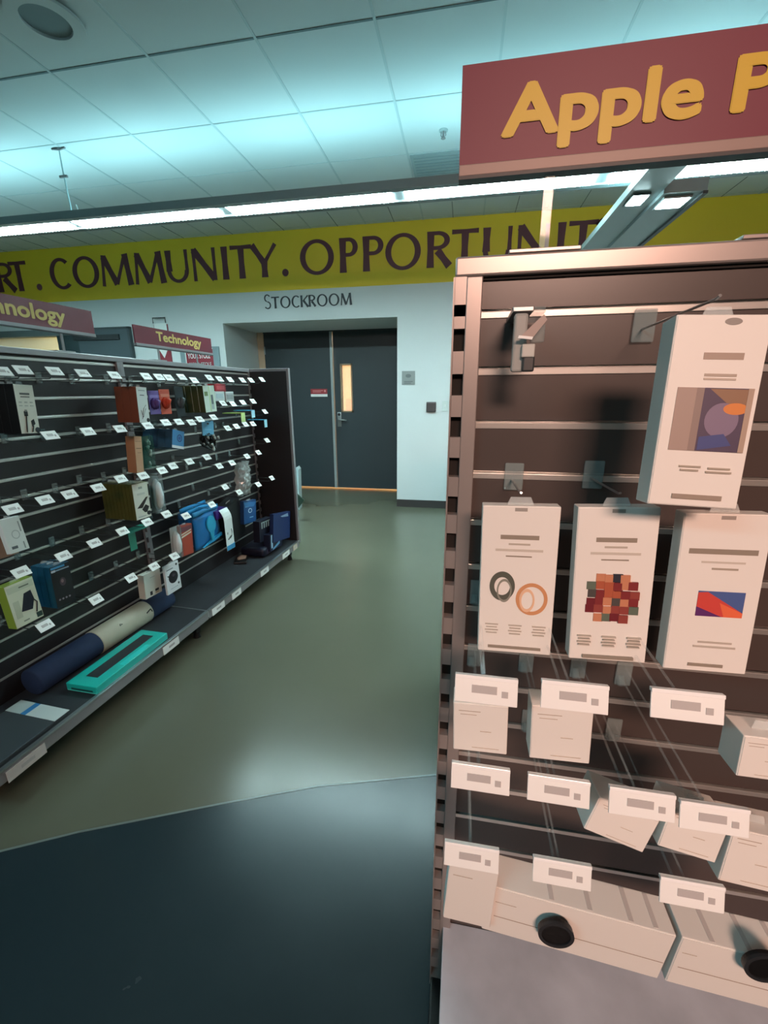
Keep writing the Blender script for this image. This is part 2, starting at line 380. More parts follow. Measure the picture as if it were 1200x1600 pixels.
b = B(); b.tube([(-.085, -.03, .47), (-.085, -.03, .53), (.085, -.03, .53), (.085, -.03, .47)], .006, CHAR); b.build('bracket', n)

# ceiling things
for nm, lb, x, y, hx, hy, c in (('ceiling_troffer', 'square warm ceiling lamp behind the camera, facing the right display', .7, -2.9, .62, .32, (1, .7, .5)), ('ceiling_troffer', 'long cool ceiling lamp behind the camera on the left side', -2.6, -1.9, 1.52, .17, (.6, .95, 1))):
    n = thing(nm, lb, 'ceiling light', (x, y, CZ))  # both out of view; the long cool one is added as fill
    b = B(); b.box((-hx-.03, -hy-.03, -.02), (hx+.03, hy+.03, 0), HOUS, .004); b.build('housing', n)
    b = B(); b.box((-hx, -hy, -.026), (hx, hy, -.019), lampmat('troffer_lens_%d' % (c[0]*10), 1.5, c)); b.build('lens', n)
n = thing('ceiling_speaker', 'round ceiling speaker with a pale ring at the upper left', 'speaker', (-2.02, 2.235, CZ))
b = B(); b.ring(0, 0, .16, .16, .105, .105, 0, .012, CEIL); o = b.build('outer_ring', n, rot=(R(-90), 0, 0), loc=(0, 0, -.0125))
b = B(); b.disc(0, 0, .104, .104, 0, .006, col('#7e8d92', .7)); b.build('grille', n, rot=(R(-90), 0, 0), loc=(0, 0, -.0065))
n = thing('sprinkler_head', 'small sprinkler head on the ceiling left of the large red sign', 'sprinkler', (-.22, 3.51, CZ))
b = B(); b.tube([(0, 0, 0), (0, 0, -.006)], .03, col('#a7b7ba'), 16); b.build('escutcheon', n)
b = B(); b.tube([(0, 0, -.006), (0, 0, -.045)], .007, GREYMETAL); b.tube([(-.014, 0, -.008), (-.017, 0, -.03), (0, 0, -.045)], .003, GREYMETAL); b.tube([(.014, 0, -.008), (.017, 0, -.03), (0, 0, -.045)], .003, GREYMETAL); b.tube([(0, 0, -.045), (0, 0, -.048)], .016, GREYMETAL, 12); b.build('head', n)
b = B(); b.box((-.485, 3.78, CZ-.006), (.1, 4.36, CZ), col('#9fb0b4', .7))
for i in range(12): b.box((-.46, 3.82+i*.044, CZ-.009), (.08, 3.832+i*.044, CZ-.005), col('#8fa0a4', .7))
tag(b.build('ceiling_vent'), 'grey louvred air vent panel set in the white ceiling tiles', 'vent')
# grey bulkhead to the right, with two glowing patches for reflected light under it
b = B()
b.box((.83, 2.62, 2.40), (1.0, WY, 2.44), col('#8fa2a4', .35)); b.box((1.0, 2.88, 2.38), (1.21, WY, 2.44), col('#8fa2a4', .35))
b.box((1.19, 2.88, 2.366), (1.215, WY, 2.38), col('#3c4648', .5))
tag(b.build('hanging_duct'), 'flat grey ceiling duct running towards the far wall above the right display', 'duct')
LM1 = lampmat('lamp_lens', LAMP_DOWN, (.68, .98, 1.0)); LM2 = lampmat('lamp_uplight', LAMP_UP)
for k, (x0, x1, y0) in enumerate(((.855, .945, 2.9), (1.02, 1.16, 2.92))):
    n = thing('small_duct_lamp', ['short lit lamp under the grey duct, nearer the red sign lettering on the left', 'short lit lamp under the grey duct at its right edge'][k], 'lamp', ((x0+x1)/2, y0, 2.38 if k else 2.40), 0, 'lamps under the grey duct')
    w = (x1-x0)/2  # no real fitting: backing and emissive slab imitate reflected pendant light
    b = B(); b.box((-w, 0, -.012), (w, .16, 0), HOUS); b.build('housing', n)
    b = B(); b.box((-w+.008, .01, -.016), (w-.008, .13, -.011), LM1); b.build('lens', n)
# pendant luminaires: one row crossing the room
names = ['sixth', 'fifth', 'fourth', 'third', 'second', 'first']
def pendant():
    n = thing('pendant_light', 'x', 'ceiling light', (0, 3.27, 2.62), 0, 'linear pendant lights in a row across the ceiling')
    b = B(); L = .635
    b.box((-L, -.125, .0), (L, -.075, .05), HOUS); b.box((-L, .075, .0), (L, .125, .05), HOUS)
    b.box((-L, -.075, .012), (-L+.045, .075, .05), HOUS); b.box((L-.045, -.075, .012), (L, .075, .05), HOUS); b.box((-L, -.075, .03), (L, .075, .05), HOUS)
    b.build('housing', n)
    b = B(); b.box((-L+.045, -.075, .005), (L-.045, .075, .028), LM1)
    for i in range(40):
        x = -L+.055+i*(2*L-.11)/39
        b.box((x-.0015, -.074, -.004), (x+.0015, .074, .005), TAGW)
    b.build('lens', n)
    b = B(); b.box((-L+.05, -.08, .052), (L-.05, .08, .056), LM2); b.build('uplight', n)
    return n
def copy_tree(o, parent=None):
    c = o.copy(); COL.objects.link(c)
    if parent: c.parent = parent
    for ch in [x for x in bpy.data.objects if x.parent == o]: copy_tree(ch, c)
    return c
P0 = pendant()
LAB = {-5: 'lit linear pendant lamp at the far left edge, partly cut off', -4: 'lit linear pendant lamp above the left-hand COMMUNITY letters, second from left', -3: 'lit linear pendant lamp right of the hanging cable', -2: 'long lit pendant lamp above the middle of the yellow band', -1: 'lit pendant lamp just left of and behind the red sign edge', 0: 'lit pendant lamp seen beneath the red sign, left of the duct', 1: 'lit pendant lamp at the right edge, right of the grey duct', 2: 'lit pendant lamp beyond the right edge, rightmost in the row'}
first = True
for k, xj in enumerate((-5.57, -4.30, -3.03, -1.76, -.49, .78, 2.05)):
    o = P0 if first else copy_tree(P0); first = False
    o.location = (xj+.635, 3.27, 2.62)
    o['label'] = ['lit linear pendant lamp hidden far left beyond the frame', 'lit linear pendant lamp cut off by the left edge of the picture', 'second lit linear pendant lamp from the left, just right of the hanging cable', 'long lit linear pendant lamp above the OPPOR letters, third from left', 'lit linear pendant lamp running behind the lower left corner of the big red sign', 'lit linear pendant lamp under the big red sign, crossed by the grey duct', 'lit linear pendant lamp at the right edge of the picture'][k]
P0.location = (-5.57+.635, 3.27, 2.62)
n = thing('suspension_cable', 'thin pale suspension cable with clips hanging from the ceiling at the upper left', 'cable', (-2.96, 3.19, 0))
b = B(); b.tube([(0, 0, CZ), (0, 0, 2.94), (.005, 0, 2.82), (.01, 0, 2.72), (.01, 0, 2.67)], .005, col('#b9d0d2', .4)); b.build('wire', n)
b = B(); b.tube([(-.06, 0, CZ-.004), (0, 0, CZ-.012), (.05, 0, CZ-.004)], .007, GREYMETAL); b.build('ceiling_clip', n)
b = B(); b.box((-.035, -.006, 2.895), (.03, .006, 2.91), GREYMETAL); b.tube([(.06, 0, 2.72), (.07, 0, 2.685), (.085, 0, 2.68)], .004, TAGW); b.build('adjuster_clip', n)

# ================================================================ DISPLAY FIXTURES
def display(fr, label, sections, ends, boardmat, metal, deckmat, pitch0, rail_z=1.519, top=1.544, pitch=.0765, deck_top=.18, deck_out=.32, endpanel=None, slot_l=None):
    o, a = FRAMES[fr]
    n = thing('display_fixture', label, 'display stand', o, a)
    x0, x1 = ends
    # boards and inserts per section
    for (s0, s1) in sections:
        b = B(); b.box((s0, .014, deck_top-.1), (s1, .05, top-.005), boardmat)
        zs = [pitch0-pitch*i for i in range(18) if pitch0-pitch*i > deck_top+.03]
        zt = rail_z
        for z in zs:
            b.box((s0+.012, 0, z+.006), (s1-.012, .014, zt), boardmat); zt = z-.006
        b.box((s0+.012, 0, deck_top), (s1-.012, .014, zt), boardmat)
        b.build('slat_panel', n)
        b = B()
        for z in zs:
            b.box((s0+.012, -.002, z-.0066), (s1-.012, .004, z+.0025), INSERT, .0008); b.box((s0+.012, .006, z+.0025), (s1-.012, .0085, z+.006), INSERT)
        b.build('metal_insert', n)
        b = B(); b.box((s0+.003, -deck_out, deck_top-.022), (s1-.003, .0, deck_top), deckmat, .002)
        dk = b.build('base_shelf', n)
        b = B(); b.box((s0+.003, -deck_out-.012, deck_top-.05), (s1-.003, -deck_out, deck_top+.003), GREYMETAL, .002); b.box((s0+.003, -deck_out-.016, deck_top-.004), (s1-.003, -deck_out, deck_top+.004), STEEL, .001)
        b.build('price_rail', dk)
    b = B(); b.box((x0-.02, -.012, rail_z), (x1+.02, .06, top), metal, .003); b.box((x0, -.004, rail_z-.004), (x1, 0, rail_z), SLOT); b.build('top_rail', n)
    # slotted uprights
    ups = sorted({s for q in sections for s in q})
    for x in ups:
        b = B(); z0, z1 = .05, rail_z
        b.box((x-.004, -.012, z0), (x+.018, .04, z1), metal, .0015)
        b.box((x-.020, .004, z0), (x-.004, .04, z1), SLOT); b.box((x-.022, -.012, z0), (x-.0195, .04, z1), metal)
        z = z0; 
        while z < z1-.03:
            b.box((x-.020, -.012, z), (x-.004, .006, z+.031), metal); z += .061
        b.box((x-.020, -.012, z1-.05), (x-.004, .006, z1), metal)
        b.build('upright', n)
        b = B(); b.box((x-.02, -.25, .035), (x+.02, .04, .075), BLACK, .004); b.tube([(x, -.235, 0), (x, -.235, .04)], [.022, .014], BLACK, 12); b.tube([(x, .02, 0), (x, .02, .04)], [.022, .014], BLACK, 12); b.build('foot', n)
    return n
G = display('G', 'long dark slatwall display with grey rails along the left side of the aisle', [(.65, 1.87), (1.87, 3.09)], (.65, 3.09), BOARD2, GREYMETAL, DECK, 1.505)
b = B(); b.box((3.085, -.318, .165), (3.105, .05, 1.522), BOARD2); ep = b.build('end_panel', G); ep['label'] = 'plain dark brown end panel'
b = B(); b.box((3.08, -.335, .16), (3.11, -.316, 1.544), GREYMETAL, .002); b.box((3.08, -.316, 1.522), (3.11, .05, 1.544), GREYMETAL, .002); b.build('panel_edge_trim', ep)
RD = display('R', 'tall dark slatwall display facing the aisle on the right, with satin metal frame', [(0.0, .95)], (0.0, .95), BOARD, WARMMETAL, DECKR, 1.473, pitch=.0765, deck_top=.245)
b = B(); b.box((-.02, .06, .06), (.97, 1.2, 1.5), BOARD); b.build('rear_body', RD)

b = B(); b.box((1.866, -.332, .14), (1.874, -.0, .1815), STEEL, .001); b.build('shelf_seam_trim', G)
# price labels on the shelf rail of the left display
for i, (l0, l1, z, c) in enumerate([(.79, .92, .142, '#c9c4c0'), (1.51, 1.62, .15, TAGW), (1.90, 2.02, .15, TAGW), (2.10, 2.20, .15, TAGW), (2.45, 2.56, .15, TAGW), (2.78, 2.90, .15, TAGW), (2.97, 3.04, .15, '#c8b8a8')]):
    loc = at('G', (l0+l1)/2, .3325, z)
    names = ['long grey-white price label on the shelf rail, nearest the camera', 'white price label on the shelf rail below the teal box', 'white price label on the shelf rail just past the shelf seam', 'white price label on the shelf rail, fourth from the near end', 'white price label on the shelf rail beside the far black foot', 'white price label on the shelf rail under the far navy packs', 'short beige price label at the far end of the shelf rail']
    m = c if not isinstance(c, str) else col(c)
    w = (l1-l0)/2
    b = B(); b.box((-w, -.0025, -.02), (w, 0, .022), m); b.box((-w*.3, -.0032, -.004), (w*.4, -.002, .008), TAGG)
    o = b.build('shelf_label', None, loc=loc, rot=(0, 0, R(86.7))); tag(o, names[i], 'price label', 'price labels on the shelf rail')

# ---------------------------------------------------------------- peg hooks with price tags
TAGS = {'G': [('top',
        [(1.146, 1.442), (1.216, 1.449), (1.327, 1.45), (1.448, 1.447), (1.595, 1.445), (1.777, 1.446), (1.863, 1.445), (1.925, 1.444), (2.026, 1.45),
         (2.12, 1.436), (2.259, 1.454), (2.357, 1.449), (2.463, 1.448), (2.601, 1.448), (2.712, 1.45), (2.859, 1.458)]),
       ('second', [(2.363, 1.308), (2.465, 1.302), (2.584, 1.307), (2.713, 1.312), (2.859, 1.237)]),
       ('third',
        [(1.263, 1.221), (1.415, 1.221), (1.577, 1.219), (1.742, 1.22), (1.863, 1.227), (1.956, 1.224), (2.05, 1.215), (2.129, 1.227), (2.253, 1.231),
         (2.383, 1.157), (2.483, 1.161), (2.59, 1.166), (2.687, 1.163), (2.862, 1.031)]),
       ('fourth',
        [(1.075, 0.987), (1.186, 0.991), (1.286, 0.99), (1.416, 0.988), (1.534, 1.003), (1.663, 0.993), (1.789, 0.996), (1.864, 1.006),
         (1.994, 1.009), (2.151, 1.011), (2.256, 0.941), (2.392, 0.939), (2.569, 0.955), (2.722, 0.96)]),
       ('fifth',
        [(1.051, 0.762), (1.205, 0.761), (1.351, 0.765), (1.495, 0.77), (1.64, 0.768), (1.775, 0.772), (1.912, 0.723), (2.146, 0.728), (2.29, 0.803),
         (2.437, 0.736), (2.684, 0.737), (2.884, 0.744)]),
       ('lowest', [(1.084, 0.529), (1.302, 0.526), (1.494, 0.541), (1.638, 0.539), (1.784, 0.537)])],
 'R': [('upper', [(0.035, 1.058), (0.124, 1.062), (0.23, 1.066)]), ('middle', [(0.036, 0.938), (0.123, 0.937), (0.207, 0.936), (0.278, 0.931)]),
       ('lowest', [(0.031, 0.815), (0.137, 0.815), (0.277, 0.819)])]}
HOOKD = {'G': .235, 'R': .265}
ORD = ['first', 'second', 'third', 'fourth', 'fifth', 'sixth', 'seventh', 'eighth', 'ninth', 'tenth', 'eleventh', 'twelfth', 'thirteenth', 'fourteenth', 'fifteenth', 'sixteenth']
def hook(fr):
    D = HOOKD[fr]; HM = HOOKM if fr == 'G' else mat('clear_hook', '#dfe8e6', .08, alpha=.1)
    n = thing('peg_hook', 'x', 'display hook')
    b = B(); b.box((-.012, -.004, -.035), (.012, 0, .008), CLEARD, .001)
    b.tube([(0, -.003, 0), (0, -D+.02, -.0), (0, -D+.004, .001)], .0015, HM); b.tube([(0, -.003, -.026), (0, -D+.03, -.026), (0, -D+.022, -.020)], .0018, HM)
    b.tube([(-.004, -.001, -.02), (-.004, -.012, -.03)], .006, CLEARD)
    b.build('wire_arm', n)
    w, h = (.0275, .037) if fr == 'G' else (.033, .030)
    M = Matrix.Translation((0, -D, 0)) @ Matrix.Rotation(R(-38 if fr == 'G' else -16), 4, 'X')
    b = B(); b.box((-w, -.001, -h/2), (w, .0012, h/2), TAGW, .0006, M); b.box((-w*.45, -.0018, -h*.12), (w*.35, -.0005, h*.16), TAGG, 0, M)
    b.box((w*.5, -.0018, -h*.2), (w*.7, -.0005, h*.02), TAGG, 0, M)
    if fr == 'R': b.box((-w, -.0024, h*.36), (w, .004, h*.5), mat('clear_tag_holder', '#f4f6f6', .15), .0006, M)
    b.build('price_tag', n)
    return n
SIDE = {'G': 'left display', 'R': 'right display'}
for fr in 'GR':
    proto = None
    for row, L in TAGS[fr]:
        for i, (lx, z) in enumerate(L):
            o = hook(fr) if proto is None else copy_tree(proto)
            if proto is None: proto = o
            o.location = at(fr, lx, .003, z); o.rotation_euler = (0, 0, FRAMES[fr][1]+R(random.uniform(-.9, .9) if fr == 'G' else random.uniform(-.3, .3)))
            o['label'] = 'wire hook with price tag, %s from left in %s row of the %s' % (ORD[i], row, SIDE[fr])
            o['group'] = 'hooks with price tags on the %s' % SIDE[fr]

# ---------------------------------------------------------------- packs
PK = {'bag': ('G', 2.61, 0.793, 0.18, 0.162, 0.228, -7.0),
 'blue': ('G', 1.978, 1.129, 0.2, 0.091, 0.097, -13.6),
 'bluebag': ('G', 2.687, 0.529, 0.15, 0.166, 0.167, -8.1),
 'bluecard': ('G', 2.243, 1.168, 0.2, 0.108, 0.086, -4.6),
 'bluepouch': ('G', 2.16, 0.566, 0.17, 0.241, 0.205, -6.7),
 'bluewhite': ('G', 2.818, 0.271, 0.27, 0.192, 0.128, -4.0),
 'box1': ('R', 0.035, 0.982, 0.24, 0.063, 0.066, 2.0),
 'box2': ('R', 0.125, 0.988, 0.24, 0.066, 0.072, 2.2),
 'box3': ('R', 0.205, 0.87, 0.24, 0.072, 0.047, -18.1),
 'box4': ('R', 0.282, 0.873, 0.24, 0.064, 0.055, -11.2),
 'box5': ('R', 0.35, 0.848, 0.24, 0.062, 0.072, -5.4),
 'box6': ('R', 0.33, 0.99, 0.24, 0.047, 0.05, 0.0),
 'cable': ('G', 1.225, 1.316, 0.2, 0.068, 0.172, -3.0),
 'clam': ('G', 1.843, 0.861, 0.15, 0.076, 0.214, -1.5),
 'clam2': ('G', 1.873, 0.579, 0.2, 0.063, 0.18, -3.2),
 'darkclear': ('G', 2.081, 1.325, 0.17, 0.067, 0.157, -1.2),
 'darkpack': ('G', 2.556, 0.505, 0.12, 0.16, 0.268, 12.4),
 'disccard': ('G', 1.793, 0.406, 0.2, 0.107, 0.163, -0.0),
 'green': ('G', 1.06, 0.633, 0.2, 0.1, 0.165, 0.5),
 'greenclear': ('G', 1.818, 1.078, 0.15, 0.079, 0.171, -1.7),
 'lime': ('G', 2.601, 1.211, 0.22, 0.059, 0.059, 0.9),
 'long1': ('R', 0.175, 0.669, 0.235, 0.232, 0.085, -6.3),
 'long2': ('R', 0.37, 0.65, 0.235, 0.144, 0.086, -4.6),
 'lowerwhite': ('G', 1.084, 0.887, 0.2, 0.066, 0.125, -0.5),
 'navybag': ('G', 2.909, 0.355, 0.28, 0.281, 0.218, -10.1),
 'olivefront': ('G', 2.263, 1.335, 0.22, 0.107, 0.15, 2.0),
 'orange': ('G', 1.946, 1.326, 0.19, 0.074, 0.124, 0.1),
 'orangeside': ('G', 1.748, 1.316, 0.22, 0.065, 0.164, -3.0),
 'packA': ('R', 0.079, 1.124, 0.13, 0.096, 0.206, 1.1),
 'packB': ('R', 0.192, 1.131, 0.14, 0.092, 0.204, 2.2),
 'packC': ('R', 0.302, 1.133, 0.15, 0.091, 0.199, 1.1),
 'packD': ('R', 0.231, 1.345, 0.2, 0.081, 0.181, -2.0),
 'peach': ('G', 1.698, 1.087, 0.2, 0.045, 0.172, -5.9),
 'purple': ('G', 1.869, 1.324, 0.19, 0.072, 0.114, 2.2),
 'purplebag': ('G', 2.301, 0.625, 0.19, 0.133, 0.056, -7.6),
 'red': ('G', 2.409, 1.399, 0.2, 0.115, 0.048, -0.5),
 'redpack': ('G', 1.949, 0.567, 0.19, 0.099, 0.176, -5.2),
 'rowa': ('R', 0.036, 0.714, 0.245, 0.064, 0.107, -3.0),
 'sky1': ('G', 2.731, 1.227, 0.22, 0.055, 0.05, -0.5),
 'sky2': ('G', 2.895, 1.151, 0.22, 0.048, 0.056, 1.6),
 'smallwhite': ('G', 1.703, 0.405, 0.15, 0.114, 0.13, -3.3),
 'stripepack': ('G', 2.767, 0.37, 0.22, 0.189, 0.16, -4.4),
 'tangle': ('G', 2.256, 1.09, 0.19, 0.159, 0.13, -6.2),
 'tealpack': ('G', 1.225, 0.625, 0.18, 0.082, 0.172, -2.7),
 'tealstrip': ('G', 1.631, 0.726, 0.2, 0.101, 0.02, -5.4),
 'tealtag': ('G', 1.587, 0.684, 0.18, 0.044, 0.083, -11.2),
 'whitebox1': ('G', 2.395, 1.35, 0.2, 0.099, 0.059, 0.5),
 'whitebox2': ('G', 2.501, 1.344, 0.2, 0.089, 0.063, -0.6),
 'whitecard': ('G', 2.31, 0.517, 0.22, 0.118, 0.272, -2.0),
 'whitepower': ('G', 1.648, 0.872, 0.22, 0.094, 0.173, -1.5)}
# art entries: (kind, u, v, w, h, colour): u from -.5 to .5 across, v from 0 (top) to 1 (bottom), sizes in fractions
def art(b, w, h, items, y=0.):
    for idx, it in enumerate(items):
        k, u, v, a, c, m = it[:6]; m = col(m) if isinstance(m, str) else m
        x = u*w; z = (1-v)*h; e = .0003+.00007*idx
        if k == 'r': b.box((x-a*w/2, y-e, z-c*h/2), (x+a*w/2, y+.0002, z+c*h/2), m)
        elif k == 'd': b.disc(x, z, a*w/2, c*h/2, y-e, y+.0002, m)
        elif k == 'o': b.ring(x, z, a*w/2, c*h/2, a*w/2*it[6], c*h/2*it[6], y-e, y+.0002, m)
        elif k == 'p': b.prism([(p[0]*w, (1-p[1])*h) for p in it[6]][::-1], y-e, y+.0002, m)
        elif k == 't':
            q = [(p[0]*w, y-.0006-e, (1-p[1])*h) for p in it[6]]; b.tube(q, a, m, 6)
def pack(key, name, label, cat, depth, front, side, items=(), tilt=0., count=1, step=None, group=None, bev=.0012, lip=True, dx=0., body='carton', yawj=0., zo=0.):
    fr, lx, zc, out, w, h, roll = PK[key]; step = step or depth+.002
    res = []
    F = col(front) if isinstance(front, str) else front; Sd = col(side) if isinstance(side, str) else side
    for k in range(count):
        o_ = out-k*step
        n = thing(name, label if count == 1 else (label[k] if isinstance(label, list) else label % ORD[k]), cat, (0, 0, 0), 0, group)
        b = B(); b.box((-w/2, 0, 0), (w/2, depth, h), Sd, bev); b.build(body, n)
        b = B(); q = bev if k == 0 else .005; b.box((-w/2+q, -.0006, q), (w/2-q, .0004, h-q), F)
        if k == 0 and items: art(b, w, h, items, -.0006)
        b.build('front_panel', n)
        if lip:
            b = B(); b.prism([(-w*.18, h-.001), (w*.18, h-.001), (w*.13, h+.010), (-w*.13, h+.010)], depth*.4, depth*.4+.001, CLEAR); b.build('hang_tab', n)
        base = at(fr, lx+dx*k, o_, zc+zo)
        n.rotation_euler = (R(-tilt), R(-roll), FRAMES[fr][1]+R(yawj))
        Mx = n.rotation_euler.to_matrix()
        n.location = Vector(base)-Mx @ Vector((0, 0, h/2))
        res.append(n)
    return res
def fpanel(key, depth=.0):
    fr, lx, zc, out, w, h, roll = PK[key]
    return fr, lx, zc, out, w, h, roll
G1 = '#a9a49c'
bars = lambda v: [('r', 0, v, .5, .028, '#8f8578'), ('r', 0, v+.045, .28, .012, '#b3aca0'), ('r', 0, v+.085, .62, .016, '#c4bdb2'), ('r', 0, v+.125, .34, .008, '#8f8578')]
cols = lambda v: [x for u in (-.32, .0, .32) for x in [('r', u, v+.02*i, .18-.03*(i % 2), .008, '#b5ada2') for i in range(4)]]
tabhole = [('r', 0, .022, .16, .022, '#9a9690')]
# ---- right display, the four hanging cards
pack('packA', 'accessory_box', 'tall white hanging box with grey and tan rings pictured, leftmost of three', 'boxed accessory', .022, WHITEBOX, WHITEBOX,
     tabhole+bars(.2)+[('o', -.2, .53, .34, .2, '#55584f', .62), ('o', -.17, .56, .2, .16, '#8a8b80', .8), ('o', .2, .61, .42, .22, '#c98f63', .78), ('o', .14, .62, .2, .16, '#e0b898', .75)]+cols(.8)+[('r', 0, .96, .72, .018, '#8f8578')], tilt=3)
random.seed(3)
wc = []
for i in range(6):
    for j in range(6):
        u = (i-2.5)*.105; v = .57+(j-2.5)*.052
        if math.hypot(u/.36, (v-.57)/.17) < 1: wc.append(('r', u+random.uniform(-.015, .015), v+random.uniform(-.006, .006), .12, .052, random.choice(['#7a2a2c', '#4a4643', '#a8563c', '#2a2d38', '#8b3f38', '#5e6a5c', '#c08060', '#6a1f28'])))
pack('packB', 'accessory_box', 'tall white hanging box with a dark red mosaic circle pictured, middle of three', 'boxed accessory', .022, WHITEBOX, WHITEBOX,
     tabhole+bars(.2)+wc+cols(.83)+[('r', 0, .97, .66, .018, '#8f8578')], tilt=3)
pack('packC', 'accessory_box', 'tall white hanging box with a red and blue screen pictured, right of three', 'boxed accessory', .022, WHITEBOX, WHITEBOX,
     tabhole+[('r', 0, .225, .78, .032, '#8f8578'), ('r', .02, .29, .5, .012, '#c4bdb2'), ('r', .05, .33, .3, .012, '#a39a8c'),
              ('r', .06, .55, .54, .16, '#4a5f96'), ('p', 0, 0, 0, 0, '#c8473f', [(-.21, .48), (-.1, .475), (.33, .60), (.33, .63), (-.21, .63)]), ('p', 0, 0, 0, 0, '#5a2a68', [(-.21, .57), (.1, .63), (-.21, .63)]), ('p', 0, 0, 0, 0, '#e06a45', [(.05, .54), (.33, .60), (.33, .63), (.12, .63)]), ('r', .07, .8, .4, .012, '#b5ada2'), ('r', .07, .83, .5, .012, '#b5ada2'), ('r', 0, .955, .42, .02, '#8f8578')], tilt=3)
pack('packD', 'accessory_box', 'white hanging box with a purple and orange device pictured, highest on right display', 'boxed accessory', .03, WHITEBOX, WHITEBOX,
     [('d', .1, .035, .18, .035, '#8a8580'), ('r', .06, .205, .42, .034, '#a08f82'), ('r', .06, .3, .34, .014, '#a99d90'), ('r', .06, .32, .34, .01, '#b5a99c'),
      ('r', -.22, .53, .3, .33, '#a08d84'), ('r', -.12, .53, .08, .33, '#8b7a74'), ('r', .18, .53, .52, .33, '#4b3f56'), ('p', 0, 0, 0, 0, '#8a6a52', [(-.02, .37), (.44, .37), (.44, .5), (.2, .45)]), ('d', .15, .53, .36, .18, '#7d6e86'), ('d', .28, .47, .26, .06, '#d08040'), ('p', 0, 0, 0, 0, '#3f4a80', [(-.06, .62), (.2, .6), (.3, .66), (-.06, .69)]), ('r', .41, .53, .06, .33, '#a89484'),
      ('r', -.1, .78, .24, .01, '#a39a8c'), ('r', -.1, .8, .2, .01, '#a39a8c'), ('r', .22, .785, .24, .01, '#a39a8c'), ('r', .22, .805, .28, .01, '#a39a8c'), ('r', .03, .945, .55, .026, '#96897c')], tilt=6)
for i, (k, nm, tl, dp) in enumerate([('box1', 'small white box hanging left in the row below the tall white boxes', 2, .03), ('box2', 'small white box hanging second from left below the tall white boxes', 2, .03), ('box6', 'small white box cut by the right edge of the picture, below the red-blue printed box', 4, .035),
                                 ('box3', 'tilted white box swinging left, in the middle row of small boxes', 8, .045), ('box4', 'tilted white box in the middle row of small boxes, second from left', 8, .04), ('box5', 'white box at the right edge in the middle row of small boxes', 6, .04)]):
    pack(k, 'small_white_box', nm, 'small box', dp, WHITEBOX, WHITEBOX, [('r', -.2, .15, .4, .012, '#b0a294'), ('r', -.22, .22, .3, .01, '#b0a294'), ('r', .1, .55, .2, .012, '#bcae9f'), ('r', .1, .9, .5, .01, '#bcae9f')], tilt=tl, group='small white boxes on the right display')
pack('rowa', 'white_carton', 'upright white box at the left end of the bottom row of boxes', 'box', .03, WHITEBOX, WHITEBOX, [('r', -.2, .2, .4, .01, '#b0a294')], group='white boxes in the bottom row of the right display', lip=False)
for k, nm, seams in (('long1', 'long white carton in the bottom row, behind the left black puck', (-.16, .05, .27, .4)), ('long2', 'long white carton at the right end of the bottom row, past the dark gap', (-.25, .05, .3))):
    q = pack(k, 'long_white_carton', nm, 'box', .045, WHITEBOX, WHITEBOX, [('r', .02, .62, .94, .012, '#a08f80'), ('r', -.4, .3, .12, .01, '#b0a294')], group='white boxes in the bottom row of the right display', lip=False)[0]
    w, h = PK[k][4:6]
    for u in seams:
        b = B(); b.box((u*w-.003, .003, h-.0005), (u*w+.003, .043, h+.0006), col('#c6c0bc')); b.build('top_tape', q)
for lx, z, nm in ((.148, .681, 'round black puck fixed on the front of the bottom row boxes, left one'), (.385, .697, 'round black puck cut by the right edge at the bottom row')):
    n = thing('black_puck', nm, 'puck', at('R', lx, .24+.004, z), 0, 'black pucks on the bottom row')
    b = B(); b.disc(0, 0, .022, .022, -.006, 0, BLACK); b.build('body', n)
    b = B(); b.ring(0, 0, .0225, .0225, .018, .018, -.0075, -.004, CHAR); b.build('rim', n)
for k, lb in (('packA', 'clear hook carrying the white box with the pictured rings'), ('packB', 'clear hook carrying the white box with the mosaic circle'), ('packC', 'clear hook carrying the white box with the red and blue screen'), ('packD', 'clear hook carrying the white box with the purple device picture')):
    fr, lx, zc, out, w, h, roll = PK[k]
    z = zc+h/2+.006; n = thing('hanging_hook', lb, 'display hook', at('R', lx, .003, z), 0, 'clear hooks carrying the tall white boxes')
    b = B(); b.box((-.014, -.004, -.012), (.014, 0, .03), CLEARD, .002); b.build('back_plate', n)
    b = B(); b.tube([(-.003, -.004, .004), (-.003, -out+.02, .008), (-.003, -out+.014, .010)], .0015, STEEL); b.build('wire_arm', n)
# security hook device top left of the right display
n = thing('anti_theft_hook', 'clear grey security hook with a folded label at the top left of the right display', 'display hook', at('R', .054, .006, 1.468), 0)
b = B(); b.box((0, -.10, -.078), (.016, -.088, -.012), mat('grey_translucent', '#b0b2ae', .25, alpha=.75), .003); b.box((-.002, -.095, -.01), (.022, -.002, -.004), STEEL, .001); b.box((.018, -.09, -.011), (.036, -.01, -.004), CLEARD, .001); b.build('arm', n)
b = B(); b.box((.010, -.108, -.062), (.025, -.099, -.047), col('#b9bab4', .4), .0015); b.box((.012, -.106, -.078), (.026, -.098, -.060), col('#33383a', .4), .002); b.box((.02, -.1, -.045), (.036, -.09, -.025), CLEARD, .002); b.build('lock_block', n)
b = B(); b.prism([(.006, -.040), (.020, -.042), (.035, -.022), (.031, -.016)], -.112, -.1105, col('#a08f88')); b.prism([(.004, -.041), (.020, -.043), (.021, -.040), (.005, -.038)], -.113, -.1105, TAGW); b.build('label_flap', n)

